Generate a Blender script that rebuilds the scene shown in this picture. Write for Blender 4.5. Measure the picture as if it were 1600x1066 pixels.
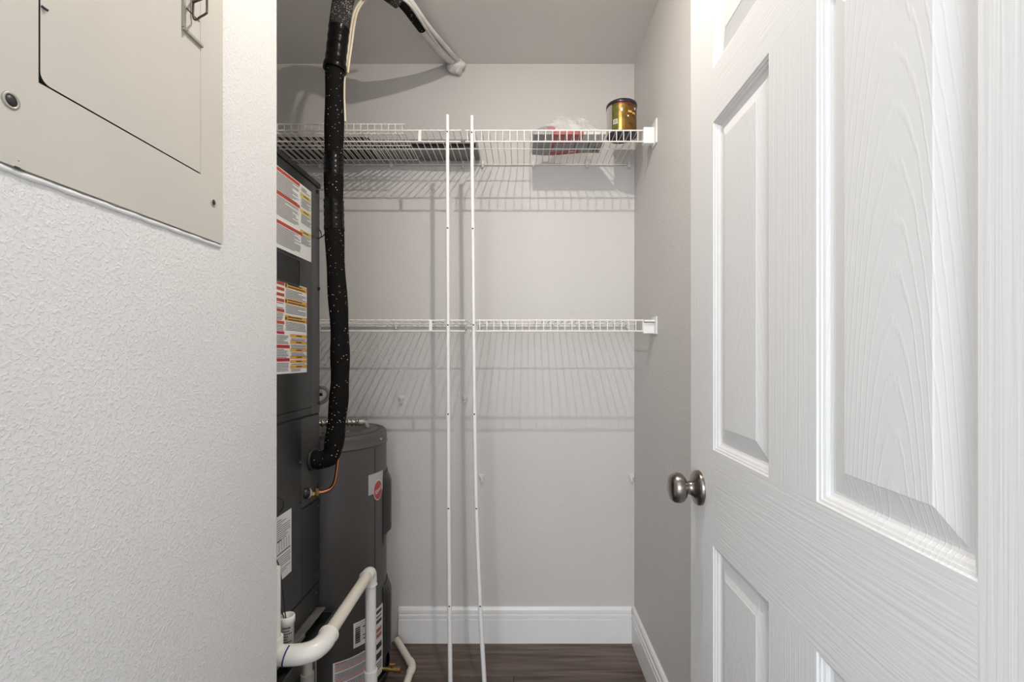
import bpy, math, random
from mathutils import Vector, Matrix
random.seed(7)
for o in list(bpy.data.objects): bpy.data.objects.remove(o)
SC = bpy.context.scene
COL = SC.collection

# ------------------------------------------------------------------ camera
F = 740.0; VX = 815.0; VY = 557.0; CAMZ = 1.205       # focal length and vanishing point in 1600x1066 pixels
cam = bpy.data.cameras.new('camera'); camo = bpy.data.objects.new('camera', cam); COL.objects.link(camo)
cam.sensor_width = 36.0; cam.sensor_fit = 'HORIZONTAL'; cam.lens = 36.0 * F / 1600
cam.shift_x = -(VX - 800) / 1600; cam.shift_y = (VY - 533) / 1600
cam.clip_start = 0.02
camo.location = (0, 0, CAMZ); camo.rotation_euler = (math.pi / 2, 0, 0)
SC.camera = camo
# ------------------------------------------------------------------ world, hall daylight, exposure
w = bpy.data.worlds.new('world'); SC.world = w; w.use_nodes = True
bg = w.node_tree.nodes['Background']; bg.inputs[0].default_value = (0.90, 0.945, 1.0, 1); bg.inputs[1].default_value = 1.08
la = bpy.data.lights.new('hall_window', 'AREA'); la.shape = 'RECTANGLE'; la.size = 1.0; la.size_y = 1.3; la.energy = 32
la.color = (0.89, 0.945, 1.0)
lo = bpy.data.objects.new('hall_window', la); COL.objects.link(lo); lo.location = (-0.55, -2.3, 1.75)
lo.rotation_euler = (math.radians(86), 0, math.radians(-8))
BULB = 4300.0
SC.view_settings.view_transform = 'Standard'; SC.view_settings.look = 'None'
SC.view_settings.exposure = 0.75; SC.view_settings.gamma = 1.0; SC.view_settings.use_curve_mapping = False

def P(x, y, d): return Vector(((x - VX) / F * d, d, CAMZ + (VY - y) / F * d))   # measured photo point at depth d -> metres

# ------------------------------------------------------------------ materials
def mat(name, col, rough=0.5, metal=0.0, bump=None, var=0.0, vscale=8.0, vstretch=(1, 1, 1), spec=0.5, emit=None, coat=0.0):
    m = bpy.data.materials.new(name); m.use_nodes = True
    nt = m.node_tree; b = nt.nodes['Principled BSDF']
    b.inputs['Base Color'].default_value = (*col, 1); b.inputs['Roughness'].default_value = rough
    b.inputs['Metallic'].default_value = metal; b.inputs['Specular IOR Level'].default_value = spec
    if coat: b.inputs['Coat Weight'].default_value = coat; b.inputs['Coat Roughness'].default_value = 0.15
    if emit: b.inputs['Emission Color'].default_value = (*col, 1); b.inputs['Emission Strength'].default_value = emit
    tc = nt.nodes.new('ShaderNodeTexCoord')
    if var > 0:
        mp = nt.nodes.new('ShaderNodeMapping'); mp.inputs['Scale'].default_value = vstretch
        n = nt.nodes.new('ShaderNodeTexNoise'); n.inputs['Scale'].default_value = vscale; n.inputs['Detail'].default_value = 5
        r = nt.nodes.new('ShaderNodeMapRange'); r.inputs[1].default_value = 0.3; r.inputs[2].default_value = 0.7
        r.inputs[3].default_value = 1 - var; r.inputs[4].default_value = 1 + var
        mx = nt.nodes.new('ShaderNodeMix'); mx.data_type = 'RGBA'; mx.blend_type = 'MULTIPLY'; mx.inputs[0].default_value = 1
        mx.inputs[6].default_value = (*col, 1)
        nt.links.new(tc.outputs['Object'], mp.inputs[0]); nt.links.new(mp.outputs[0], n.inputs['Vector'])
        nt.links.new(n.outputs['Fac'], r.inputs[0]); nt.links.new(r.outputs[0], mx.inputs[7])
        nt.links.new(mx.outputs[2], b.inputs['Base Color'])
    if bump:
        sc, st, dist, stretch = bump
        mp = nt.nodes.new('ShaderNodeMapping'); mp.inputs['Scale'].default_value = stretch
        n = nt.nodes.new('ShaderNodeTexNoise'); n.inputs['Scale'].default_value = sc; n.inputs['Detail'].default_value = 3
        bp = nt.nodes.new('ShaderNodeBump'); bp.inputs['Strength'].default_value = st; bp.inputs['Distance'].default_value = dist
        nt.links.new(tc.outputs['Object'], mp.inputs[0]); nt.links.new(mp.outputs[0], n.inputs['Vector'])
        nt.links.new(n.outputs['Fac'], bp.inputs['Height']); nt.links.new(bp.outputs[0], b.inputs['Normal'])
    return m

def peel(name, col, scale, strength, dist, var=0.02):          # roller-stippled painted wall
    m = mat(name, col, 0.62, var=var, vscale=2.5)
    nt = m.node_tree; b = nt.nodes['Principled BSDF']; tc = nt.nodes.new('ShaderNodeTexCoord')
    n = nt.nodes.new('ShaderNodeTexNoise'); n.inputs['Scale'].default_value = scale; n.inputs['Detail'].default_value = 2.5; n.inputs['Distortion'].default_value = 0.6
    rp = nt.nodes.new('ShaderNodeMapRange'); rp.interpolation_type = 'SMOOTHSTEP'
    rp.inputs[1].default_value = 0.46; rp.inputs[2].default_value = 0.68
    bp = nt.nodes.new('ShaderNodeBump'); bp.inputs['Strength'].default_value = strength; bp.inputs['Distance'].default_value = dist
    nt.links.new(tc.outputs['Object'], n.inputs['Vector']); nt.links.new(n.outputs['Fac'], rp.inputs[0])
    nt.links.new(rp.outputs[0], bp.inputs['Height']); nt.links.new(bp.outputs[0], b.inputs['Normal'])
    return m

def wood_white(name, kind):                                     # white painted door skin with embossed grain
    m = mat(name, (0.66, 0.66, 0.655), 0.42)
    nt = m.node_tree; b = nt.nodes['Principled BSDF']; tc = nt.nodes.new('ShaderNodeTexCoord')
    mp = nt.nodes.new('ShaderNodeMapping'); bp = nt.nodes.new('ShaderNodeBump')
    if kind == 'panel':
        mp.inputs['Scale'].default_value = (0.0, 1.0, 0.11); mp.inputs['Location'].default_value = (0, 0.012, 0.045)
        wv = nt.nodes.new('ShaderNodeTexWave'); wv.wave_type = 'RINGS'; wv.rings_direction = 'X'
        wv.inputs['Scale'].default_value = 55; wv.inputs['Distortion'].default_value = 2.2
        wv.inputs['Detail'].default_value = 3; wv.inputs['Detail Scale'].default_value = 1.6; wv.inputs['Detail Roughness'].default_value = 0.6
        rp = nt.nodes.new('ShaderNodeMapRange'); rp.inputs[1].default_value = 0.8; rp.inputs[2].default_value = 1.0
        nt.links.new(mp.outputs[0], wv.inputs['Vector']); nt.links.new(wv.outputs['Fac'], rp.inputs[0]); h = rp.outputs[0]
        bp.inputs['Strength'].default_value = 0.3; bp.inputs['Distance'].default_value = 0.0006
    else:
        mp.inputs['Scale'].default_value = (0.0, 1.0, 0.012) if kind == 'vertical' else (0.0, 0.03, 1.0)
        n = nt.nodes.new('ShaderNodeTexNoise'); n.inputs['Scale'].default_value = 230 if kind == 'vertical' else 250
        n.inputs['Detail'].default_value = 2; n.inputs['Distortion'].default_value = 0.25
        nt.links.new(mp.outputs[0], n.inputs['Vector']); h = n.outputs['Fac']
        bp.inputs['Strength'].default_value = 0.5 if kind == 'vertical' else 0.5; bp.inputs['Distance'].default_value = 0.0014
    nt.links.new(tc.outputs['Object'], mp.inputs[0]); nt.links.new(h, bp.inputs['Height']); nt.links.new(bp.outputs[0], b.inputs['Normal'])
    return m

def speckled(name, base, spec_col, scale, thr, rough):           # dark foam with dots of overspray
    m = mat(name, base, rough, bump=(60, 0.3, 0.002, (1, 1, 1)), spec=0.06)
    nt = m.node_tree; b = nt.nodes['Principled BSDF']; tc = nt.nodes.new('ShaderNodeTexCoord')
    v = nt.nodes.new('ShaderNodeTexVoronoi'); v.inputs['Scale'].default_value = scale
    n = nt.nodes.new('ShaderNodeTexNoise'); n.inputs['Scale'].default_value = 22
    a = nt.nodes.new('ShaderNodeMath'); a.operation = 'MULTIPLY_ADD'; a.inputs[1].default_value = -thr * 2.4; a.inputs[2].default_value = thr * 1.25
    c = nt.nodes.new('ShaderNodeMath'); c.operation = 'ADD'
    l = nt.nodes.new('ShaderNodeMath'); l.operation = 'LESS_THAN'; l.inputs[1].default_value = thr
    mx = nt.nodes.new('ShaderNodeMix'); mx.data_type = 'RGBA'; mx.inputs[6].default_value = (*base, 1); mx.inputs[7].default_value = (*spec_col, 1)
    nt.links.new(tc.outputs['Object'], v.inputs['Vector']); nt.links.new(tc.outputs['Object'], n.inputs['Vector'])
    nt.links.new(n.outputs['Fac'], a.inputs[0]); nt.links.new(a.outputs[0], c.inputs[0]); nt.links.new(v.outputs['Distance'], c.inputs[1])
    nt.links.new(c.outputs[0], l.inputs[0]); nt.links.new(l.outputs[0], mx.inputs[0]); nt.links.new(mx.outputs[2], b.inputs['Base Color'])
    return m

def plank_mat():
    m = mat('vinyl_plank', (0.1, 0.07, 0.055), 0.45)
    nt = m.node_tree; b = nt.nodes['Principled BSDF']; tc = nt.nodes.new('ShaderNodeTexCoord'); oi = nt.nodes.new('ShaderNodeObjectInfo')
    ad = nt.nodes.new('ShaderNodeVectorMath'); ad.operation = 'ADD'; mp = nt.nodes.new('ShaderNodeMapping'); mp.inputs['Scale'].default_value = (1.6, 22, 1)
    n = nt.nodes.new('ShaderNodeTexNoise'); n.inputs['Scale'].default_value = 2.2; n.inputs['Detail'].default_value = 7; n.inputs['Distortion'].default_value = 0.5
    cr = nt.nodes.new('ShaderNodeValToRGB'); cr.color_ramp.elements[0].position = 0.3; cr.color_ramp.elements[0].color = (0.05, 0.034, 0.026, 1)
    cr.color_ramp.elements[1].position = 0.72; cr.color_ramp.elements[1].color = (0.17, 0.12, 0.093, 1)
    k = nt.nodes.new('ShaderNodeVectorMath'); k.operation = 'SCALE'; k.inputs['Scale'].default_value = 7.0
    cb = nt.nodes.new('ShaderNodeCombineXYZ')
    for i in range(3): nt.links.new(oi.outputs['Random'], cb.inputs[i])
    nt.links.new(cb.outputs[0], k.inputs[0]); nt.links.new(tc.outputs['Object'], ad.inputs[0]); nt.links.new(k.outputs[0], ad.inputs[1])
    nt.links.new(ad.outputs[0], mp.inputs[0]); nt.links.new(mp.outputs[0], n.inputs['Vector']); nt.links.new(n.outputs['Fac'], cr.inputs[0])
    hs = nt.nodes.new('ShaderNodeHueSaturation'); mr = nt.nodes.new('ShaderNodeMapRange'); mr.inputs[3].default_value = 0.8; mr.inputs[4].default_value = 1.25
    nt.links.new(oi.outputs['Random'], mr.inputs[0]); nt.links.new(mr.outputs[0], hs.inputs['Value']); nt.links.new(cr.outputs[0], hs.inputs['Color'])
    nt.links.new(hs.outputs[0], b.inputs['Base Color'])
    bp = nt.nodes.new('ShaderNodeBump'); bp.inputs['Strength'].default_value = 0.15; bp.inputs['Distance'].default_value = 0.001
    nt.links.new(n.outputs['Fac'], bp.inputs['Height']); nt.links.new(bp.outputs[0], b.inputs['Normal'])
    return m

def clear_film():
    m = bpy.data.materials.new('clear_plastic_film'); m.use_nodes = True; nt = m.node_tree
    out = nt.nodes['Material Output']; b = nt.nodes['Principled BSDF']
    b.inputs['Base Color'].default_value = (0.85, 0.85, 0.85, 1); b.inputs['Roughness'].default_value = 0.18
    t = nt.nodes.new('ShaderNodeBsdfTransparent'); mx = nt.nodes.new('ShaderNodeMixShader')
    lw = nt.nodes.new('ShaderNodeTexNoise'); lw.inputs['Scale'].default_value = 30; lw.inputs['Detail'].default_value = 4
    mr = nt.nodes.new('ShaderNodeMapRange'); mr.inputs[1].default_value = 0.4; mr.inputs[2].default_value = 0.75; mr.inputs[3].default_value = 0.1; mr.inputs[4].default_value = 0.5
    tc = nt.nodes.new('ShaderNodeTexCoord'); nt.links.new(tc.outputs['Object'], lw.inputs['Vector'])
    nt.links.new(lw.outputs['Fac'], mr.inputs[0]); nt.links.new(mr.outputs[0], mx.inputs[0])
    nt.links.new(t.outputs[0], mx.inputs[1]); nt.links.new(b.outputs[0], mx.inputs[2]); nt.links.new(mx.outputs[0], out.inputs['Surface'])
    return m

M = dict(
    wall=peel('grey_wall_paint', (0.595, 0.575, 0.555), 95, 0.16, 0.0022),
    wall_right=peel('grey_wall_paint_stippled', (0.61, 0.593, 0.573), 150, 0.35, 0.0025),
    wall_left=peel('white_orange_peel_paint', (0.64, 0.637, 0.632), 190, 0.36, 0.0024),
    ceiling=mat('flat_ceiling_paint', (0.76, 0.73, 0.70), 0.85, bump=(120, 0.15, 0.002, (1, 1, 1)), var=0.02, vscale=3),
    trim=mat('white_trim_paint', (0.8, 0.79, 0.785), 0.35, var=0.015),
    subfloor=mat('dark_underlay', (0.02, 0.017, 0.015), 0.8, var=0.1),
    plank=plank_mat(),
    door_v=wood_white('door_paint_upright_grain', 'vertical'), door_h=wood_white('door_paint_cross_grain', 'horizontal'),
    door_p=wood_white('door_paint_cathedral_grain', 'panel'), door_e=mat('door_edge_paint', (0.66, 0.66, 0.655), 0.45, var=0.01),
    nickel=mat('satin_nickel', (0.25, 0.225, 0.205), 0.22, 1.0, bump=(90, 0.08, 0.001, (30, 1, 1))),
    panel=mat('beige_enamel_steel', (0.475, 0.452, 0.415), 0.45, var=0.035, vscale=5, bump=(300, 0.06, 0.001, (1, 1, 1))),
    caulk=mat('white_caulk', (0.75, 0.745, 0.735), 0.6, bump=(80, 0.4, 0.003, (1, 1, 1))),
    black=mat('black_plastic', (0.012, 0.012, 0.012), 0.45, var=0.1),
    gap=mat('recess_shade_black', (0.01, 0.009, 0.008), 0.8, var=0.1),  # near-black colour stands in for shade inside gaps, slots and seams
    latch=mat('grey_green_steel', (0.36, 0.355, 0.31), 0.4, 0.3, var=0.05), bronze=mat('brown_wire', (0.09, 0.065, 0.05), 0.4, 0.7, var=0.2, vscale=60),
    wire=mat('white_vinyl_coating', (0.8, 0.775, 0.74), 0.35, var=0.03, vscale=20), bracket=mat('white_bracket_plastic', (0.82, 0.81, 0.8), 0.4, var=0.02),
    polew=mat('white_pole_enamel', (0.8, 0.79, 0.775), 0.3, var=0.02, vscale=20),
    ahu=mat('charcoal_cabinet_enamel', (0.024, 0.024, 0.0228), 0.3, spec=0.35, var=0.14, vscale=4, bump=(14, 0.06, 0.004, (1, 1, 1))),
    ahu2=mat('charcoal_corner_enamel', (0.052, 0.051, 0.049), 0.38, spec=0.35, var=0.1, vscale=4),
    heater=mat('grey_tank_enamel', (0.07, 0.066, 0.062), 0.4, var=0.05, vscale=4), heatercap=mat('brown_grey_cap_enamel', (0.075, 0.066, 0.06), 0.42, var=0.1, vscale=10),
    cover=mat('dark_cover_plastic', (0.035, 0.035, 0.035), 0.42, var=0.08),
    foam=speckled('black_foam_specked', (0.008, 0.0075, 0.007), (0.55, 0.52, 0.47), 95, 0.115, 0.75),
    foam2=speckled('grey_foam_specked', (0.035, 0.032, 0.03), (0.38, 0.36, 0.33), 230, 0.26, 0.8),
    tape=mat('black_vinyl_tape', (0.005, 0.005, 0.005), 0.22, spec=0.16, bump=(30, 0.5, 0.003, (1, 1, 4))),
    copper=mat('copper', (0.32, 0.14, 0.075), 0.32, 1.0, var=0.2, vscale=30), brass=mat('brass', (0.5, 0.32, 0.12), 0.3, 1.0, var=0.15, vscale=40),
    pvc=mat('cream_pvc', (0.72, 0.67, 0.58), 0.3, var=0.05, vscale=6), pvcw=mat('white_pvc_fitting', (0.78, 0.755, 0.71), 0.25, var=0.02),
    pvcg=mat('grey_pvc', (0.3, 0.28, 0.25), 0.4, var=0.05), blue=mat('blue_marker', (0.01, 0.025, 0.16), 0.5, var=0.1),
    galv=mat('galvanised_steel', (0.33, 0.32, 0.285), 0.45, 0.6, var=0.25, vscale=25), steel=mat('bright_flex_steel', (0.6, 0.57, 0.52), 0.25, 1.0, var=0.1, vscale=30),
    paper=mat('label_paper', (0.7, 0.695, 0.68), 0.4, var=0.02), ink=mat('grey_ink', (0.15, 0.155, 0.155), 0.5, var=0.2, vscale=150), inkd=mat('black_ink', (0.03, 0.03, 0.03), 0.5, var=0.1),
    red=mat('red_ink', (0.42, 0.055, 0.03), 0.45, var=0.05), crimson=mat('crimson_ink', (0.4, 0.015, 0.035), 0.45, var=0.05), orange=mat('orange_ink', (0.62, 0.33, 0.05), 0.45, var=0.05),
    yellow=mat('yellow_ink', (0.62, 0.46, 0.09), 0.45, var=0.05), pinkink=mat('pale_red_ink', (0.4, 0.13, 0.11), 0.5, var=0.2, vscale=150),
    logored=mat('logo_red', (0.36, 0.04, 0.04), 0.35, var=0.04), logowhite=mat('logo_white', (0.65, 0.6, 0.58), 0.4, var=0.02),
    silver=mat('silver_label', (0.42, 0.43, 0.42), 0.35, 0.2, var=0.05), cable=mat('cream_cable', (0.68, 0.6, 0.45), 0.4, var=0.06), wcable=mat('white_cable', (0.6, 0.585, 0.56), 0.4, var=0.12, vscale=15),
    plaster=mat('lumpy_white_plaster', (0.7, 0.69, 0.67), 0.8, bump=(45, 0.9, 0.008, (1, 1, 1)), var=0.06, vscale=30),
    greymetal=mat('grey_sheet_metal', (0.22, 0.217, 0.21), 0.45, 0.25, var=0.15, vscale=12), browngrey=mat('brown_grey_strip', (0.2, 0.178, 0.155), 0.5, var=0.15, vscale=12),
    darkbox=mat('dark_brown_board', (0.03, 0.024, 0.018), 0.6, var=0.25, vscale=14),
    gold=mat('gold_can_print', (0.26, 0.165, 0.03), 0.25, 0.55, var=0.45, vscale=42), brown=mat('brown_can_print', (0.15, 0.075, 0.014), 0.27, 0.45, var=0.6, vscale=48),
    darkred=mat('dark_red_can_print', (0.16, 0.02, 0.015), 0.3, 0.3, var=0.3, vscale=40), tin=mat('bare_tin', (0.62, 0.6, 0.58), 0.28, 0.7, var=0.05), lid=mat('dark_plum_lid', (0.02, 0.013, 0.02), 0.3, var=0.1),
    olive=mat('olive_can_print', (0.13, 0.12, 0.03), 0.27, 0.4, var=0.4, vscale=42),
    baggrey=mat('grey_printed_paper', (0.3, 0.3, 0.305), 0.5, var=0.22, vscale=70, vstretch=(1, 3, 1)), bagred=mat('red_printed_paper', (0.42, 0.09, 0.11), 0.5, var=0.35, vscale=55),
    bagwhite=mat('pale_printed_paper', (0.62, 0.6, 0.59), 0.5, var=0.15, vscale=40), film=clear_film(),
    bulb=mat('warm_bulb_glass', (1.0, 0.92, 0.83), 0.4, emit=BULB), anchor=mat('white_anchor_plastic', (0.72, 0.7, 0.68), 0.45, var=0.03),
)

# ------------------------------------------------------------------ mesh helpers
class MB:
    def __init__(s): s.v = []; s.f = []; s.mi = []; s.sm = []
    def add(s, vs, fs, mi=0, smooth=False):
        b = len(s.v); s.v += [Vector(p) for p in vs]
        for f in fs: s.f.append([b + i for i in f]); s.mi.append(mi); s.sm.append(smooth)
        return s
    def box(s, x0, x1, y0, y1, z0, z1, mi=0):
        return s.add([(x0, y0, z0), (x1, y0, z0), (x1, y1, z0), (x0, y1, z0), (x0, y0, z1), (x1, y0, z1), (x1, y1, z1), (x0, y1, z1)],
                     [(0, 3, 2, 1), (4, 5, 6, 7), (0, 1, 5, 4), (1, 2, 6, 5), (2, 3, 7, 6), (3, 0, 4, 7)], mi)
    def tube(s, pts, r, n=12, mi=0, caps=True, smooth=True):
        pts = [Vector(p) for p in pts]; k = len(pts); rs = r if isinstance(r, (list, tuple)) else [r] * k
        up = None; rings = []
        for i in range(k):
            t = (pts[min(i + 1, k - 1)] - pts[max(i - 1, 0)]).normalized()
            if up is None:
                a = Vector((0, 0, 1)) if abs(t.z) < 0.9 else Vector((1, 0, 0)); up = (a - t * a.dot(t)).normalized()
            else: up = (up - t * up.dot(t)).normalized()
            sd = t.cross(up)
            rings.append([pts[i] + (up * math.cos(2 * math.pi * j / n) + sd * math.sin(2 * math.pi * j / n)) * rs[i] for j in range(n)])
        vs = [p for q in rings for p in q]; fs = []
        for i in range(k - 1):
            for j in range(n): fs.append((i * n + j, (i + 1) * n + j, (i + 1) * n + (j + 1) % n, i * n + (j + 1) % n))
        s.add(vs, fs, mi, smooth)
        if caps:
            s.add(rings[0], [tuple(range(n))], mi); s.add(rings[-1], [tuple(range(n - 1, -1, -1))], mi)
        return s
    def lathe(s, prof, c, axis='z', n=40, mi=0, smooth=True, caps=True):
        c = Vector(c); rings = []
        for r, h in prof:
            q = []
            for j in range(n):
                a = 2 * math.pi * j / n; u, v = r * math.cos(a), r * math.sin(a)
                q.append(c + (Vector((u, v, h)) if axis == 'z' else Vector((h, u, v)) if axis == 'x' else Vector((u, h, v))))
            rings.append(q)
        vs = [p for q in rings for p in q]; fs = []
        for i in range(len(prof) - 1):
            for j in range(n): fs.append((i * n + j, i * n + (j + 1) % n, (i + 1) * n + (j + 1) % n, (i + 1) * n + j))
        s.add(vs, fs, mi, smooth)
        if caps:
            if prof[0][0] > 1e-5: s.add(rings[0], [tuple(range(n - 1, -1, -1))], mi)
            if prof[-1][0] > 1e-5: s.add(rings[-1], [tuple(range(n))], mi)
        return s
    def prism(s, poly, ext, mi=0):                     # poly: list of 3D points, extruded by vector ext
        n = len(poly); poly = [Vector(p) for p in poly]; e = Vector(ext)
        s.add(poly + [p + e for p in poly], [tuple(range(n - 1, -1, -1)), tuple(range(n, 2 * n))] + [(i, (i + 1) % n, n + (i + 1) % n, n + i) for i in range(n)], mi)
        return s
    def build(s, name, mats, parent=None, bevel=0, origin=None):
        me = bpy.data.meshes.new(name)
        pw = wloc(parent) if parent else None
        if origin is not None: org = Vector(origin)
        elif parent: org = pw
        else:
            xs = [p.x for p in s.v]; ys = [p.y for p in s.v]; zs = [p.z for p in s.v]
            org = Vector(((min(xs) + max(xs)) / 2, (min(ys) + max(ys)) / 2, min(zs)))
        me.from_pydata([tuple(p - org) for p in s.v], [], s.f)
        for p, mi, sm in zip(me.polygons, s.mi, s.sm): p.material_index = mi; p.use_smooth = sm
        for m in (mats if isinstance(mats, (list, tuple)) else [mats]): me.materials.append(m if not isinstance(m, str) else M[m])
        me.update()
        o = bpy.data.objects.new(name, me); COL.objects.link(o)
        if parent: o.parent = parent; o.location = org - pw
        else: o.location = org
        if bevel:
            b = o.modifiers.new('edge', 'BEVEL'); b.width = bevel; b.segments = 2; b.limit_method = 'ANGLE'; b.angle_limit = math.radians(40)
        return o
def wloc(o):
    v = Vector((0, 0, 0))
    while o: v = v + o.location; o = o.parent
    return v
def tag(o, label, cat, group=None, kind=None):
    o['label'] = label; o['category'] = cat
    if group: o['group'] = group
    if kind: o['kind'] = kind
    return o
def thing(name, label, cat, loc, group=None, kind=None):
    o = bpy.data.objects.new(name, None); o.empty_display_size = 0.05; COL.objects.link(o); o.location = loc
    return tag(o, label, cat, group, kind)
def spline(pts, k=8):                                  # Catmull-Rom through points
    pts = [Vector(p) for p in pts]; q = [pts[0] * 2 - pts[1]] + pts + [pts[-1] * 2 - pts[-2]]; out = []
    for i in range(1, len(q) - 2):
        for j in range(k):
            t = j / k; a, b, c, d = q[i - 1], q[i], q[i + 1], q[i + 2]
            out.append(0.5 * ((2 * b) + (c - a) * t + (2 * a - 5 * b + 4 * c - d) * t * t + (3 * b - a - 3 * c + d) * t ** 3))
    return out + [pts[-1]]
def copy_part(o, parent, offset):
    c = o.copy(); COL.objects.link(c); c.parent = parent; c.location = o.location + Vector(offset); return c

# ================================================================== THE ROOM
XR, XL, YB, ZC = 0.476, -0.543, 2.0, 2.44
YC = 1.055                                              # where the left wall ends and the alcove begins
AX = -1.30                                              # far side of the alcove
def struct(name, mb, m, label, cat, bevel=0):
    return tag(mb.build(name, m, bevel=bevel), label, cat, kind='structure')
struct('wall_back', MB().box(AX - 0.115, XR + 0.1, YB, YB + 0.1, -0.004, ZC), 'wall', 'light grey back wall of the closet behind the wire shelves', 'wall')
struct('wall_right', MB().box(XR, XR + 0.1, 0.24, YB, -0.004, ZC), 'wall_right', 'grey stippled side wall behind the open door', 'wall')
wl = MB().prism([(XL, 0.24, -0.004), (XL, YC, -0.004), (AX, YC, -0.004), (AX, YC - 0.115, -0.004), (XL - 0.115, YC - 0.115, -0.004), (XL - 0.115, 0.24, -0.004)], (0, 0, ZC + 0.004))
struct('wall_left', wl, 'wall_left', 'white orange-peel textured wall carrying the breaker panel', 'wall', bevel=0.006)
struct('wall_alcove', MB().box(AX - 0.115, AX, YC - 0.115, YB, -0.004, ZC), 'wall', 'grey alcove wall behind the air handler', 'wall')
fw = MB(); fw.box(XL - 0.115, -0.412, 0.125, 0.24, -0.004, ZC); fw.box(0.352, XR + 0.1, 0.125, 0.24, -0.004, ZC); fw.box(-0.412, 0.352, 0.125, 0.24, 2.05, ZC)
struct('wall_front', fw, 'wall', 'grey wall around the closet doorway', 'wall')
struct('ceiling', MB().box(AX - 0.115, XR + 0.1, 0.125, YB + 0.1, ZC, ZC + 0.08), 'ceiling', 'flat grey painted closet ceiling', 'ceiling')
floor = struct('floor', MB().box(AX - 0.115, XR + 0.1, -1.2, YB + 0.1, -0.03, -0.005), 'subfloor', 'dark brown wood-look plank floor of the closet', 'floor')
# planks run across the closet, each its own piece
pl = {}
y0 = 1.967 - 0.18 * 17
row = 0
while y0 < YB:
    joints = {14: [-0.95, 0.63], 15: [-0.03, ], 16: [-0.55, 0.67]}.get(row, [-1.1 + (row * 0.47) % 1.2])
    xs = [AX - 0.11] + [j for j in joints if AX < j < XR + 0.09] + [XR + 0.09]
    for a, b in zip(xs[:-1], xs[1:]):
        y1 = min(y0 + 0.18, YB + 0.09)
        m_ = MB(); e = 0.0012
        m_.add([(a, y0, -0.006), (b, y0, -0.006), (b, y1, -0.006), (a, y1, -0.006), (a + e / 3, y0 + e / 3, -0.0012), (b - e / 3, y0 + e / 3, -0.0012), (b - e / 3, y1 - e / 3, -0.0012), (a + e / 3, y1 - e / 3, -0.0012),
                (a + e, y0 + e, 0), (b - e, y0 + e, 0), (b - e, y1 - e, 0), (a + e, y1 - e, 0)],
               [(0, 3, 2, 1), (0, 1, 5, 4), (1, 2, 6, 5), (2, 3, 7, 6), (3, 0, 4, 7), (4, 5, 9, 8), (5, 6, 10, 9), (6, 7, 11, 10), (7, 4, 8, 11), (8, 9, 10, 11)])
        m_.build('plank', 'plank', floor, origin=((a + b) / 2, (y0 + y1) / 2, 0))
    y0 += 0.18; row += 1
# baseboards
prof = [(0, 0), (0.0145, 0), (0.0145, 0.098), (0.0085, 0.0995), (0.0085, 0.1035), (0.0135, 0.107), (0.0135, 0.117), (0.0070, 0.1195), (0.0070, 0.1240), (0.0115, 0.127), (0.0110, 0.138), (0.0075, 0.146), (0.004, 0.149), (0, 0.149)]
xb0 = P(622, 1003, 1.985).x
struct('baseboard_back', MB().prism([(xb0, YB - t, z) for t, z in prof], (XR - 0.0145 - xb0, 0, 0)), 'trim', 'white ridged baseboard along the back wall', 'baseboard')
struct('baseboard_right', MB().prism([(XR - t, 0.26, z) for t, z in reversed(prof)], (0, YB - 0.26, 0)), 'trim', 'white ridged baseboard along the right side wall', 'baseboard')

# ------------------------------------------------------------------ ceiling lamp: the bulb whose shadows fall on the back wall
LX, LY, LZ = 0.03, 0.86, 2.398
lamp = thing('ceiling_lamp', 'white ceiling spot lamp with a small domed lens, above the picture', 'lamp', (LX, LY, LZ - 0.036))
MB().lathe([(0.028, 0), (0.05, 0.004), (0.055, 0.012), (0.055, 0.018)], (LX, LY, ZC - 0.018)).build('lamp_base', 'bracket', lamp)
MB().lathe([(0.0003, -0.008), (0.0035, -0.0077), (0.0070, -0.0065), (0.0098, -0.0046), (0.0115, -0.0023), (0.012, 0.0), (0.012, 0.001)], (LX, LY, LZ), n=24).build('bulb', 'bulb', lamp)
MB().lathe([(0.0125, 0.0008), (0.03, 0.003), (0.034, 0.008), (0.03, 0.024)], (LX, LY, LZ), n=24).build('bulb_collar', 'bracket', lamp)

# ------------------------------------------------------------------ six-panel door, open at right
DY0 = 0.2446; DYW = 0.758                                # hinge edge, width (runs away from the camera)
def dx(y): return 0.3495 + (y - DY0) * 0.0115              # face position: nearly parallel to the side wall
door = thing('door_1', 'white six-panel door standing open at right with a nickel knob', 'door', (dx(DY0), DY0, 0.012), kind='structure')
T = 0.035
def dpiece(y0, y1, z0, z1, m, name):
    MB().prism([(dx(y0), y0, z0), (dx(y1), y1, z0), (dx(y1), y1, z1), (dx(y0), y0, z1)], (T, 0, 0)).build(name, m, door)
ye = DY0 + DYW; st, pw_, mu = 0.1195, 0.2035, 0.112
yA1 = ye - st; yA0 = yA1 - pw_; yB1 = yA0 - mu; yB0 = yB1 - pw_
ZR = [0.012, 0.245, 0.852, 1.031, 1.641, 1.742, 1.914, 2.03]
dpiece(yA1, ye, ZR[0], ZR[7], 'door_v', 'stile'); dpiece(DY0, yB0, ZR[0], ZR[7], 'door_v', 'stile')
for a, b in ((0, 1), (2, 3), (4, 5), (6, 7)): dpiece(yB0, yA1, ZR[a], ZR[b], 'door_h', 'rail')
for a, b in ((1, 2), (3, 4), (5, 6)): dpiece(yB1, yA0, ZR[a], ZR[b], 'door_v', 'mullion')
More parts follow.
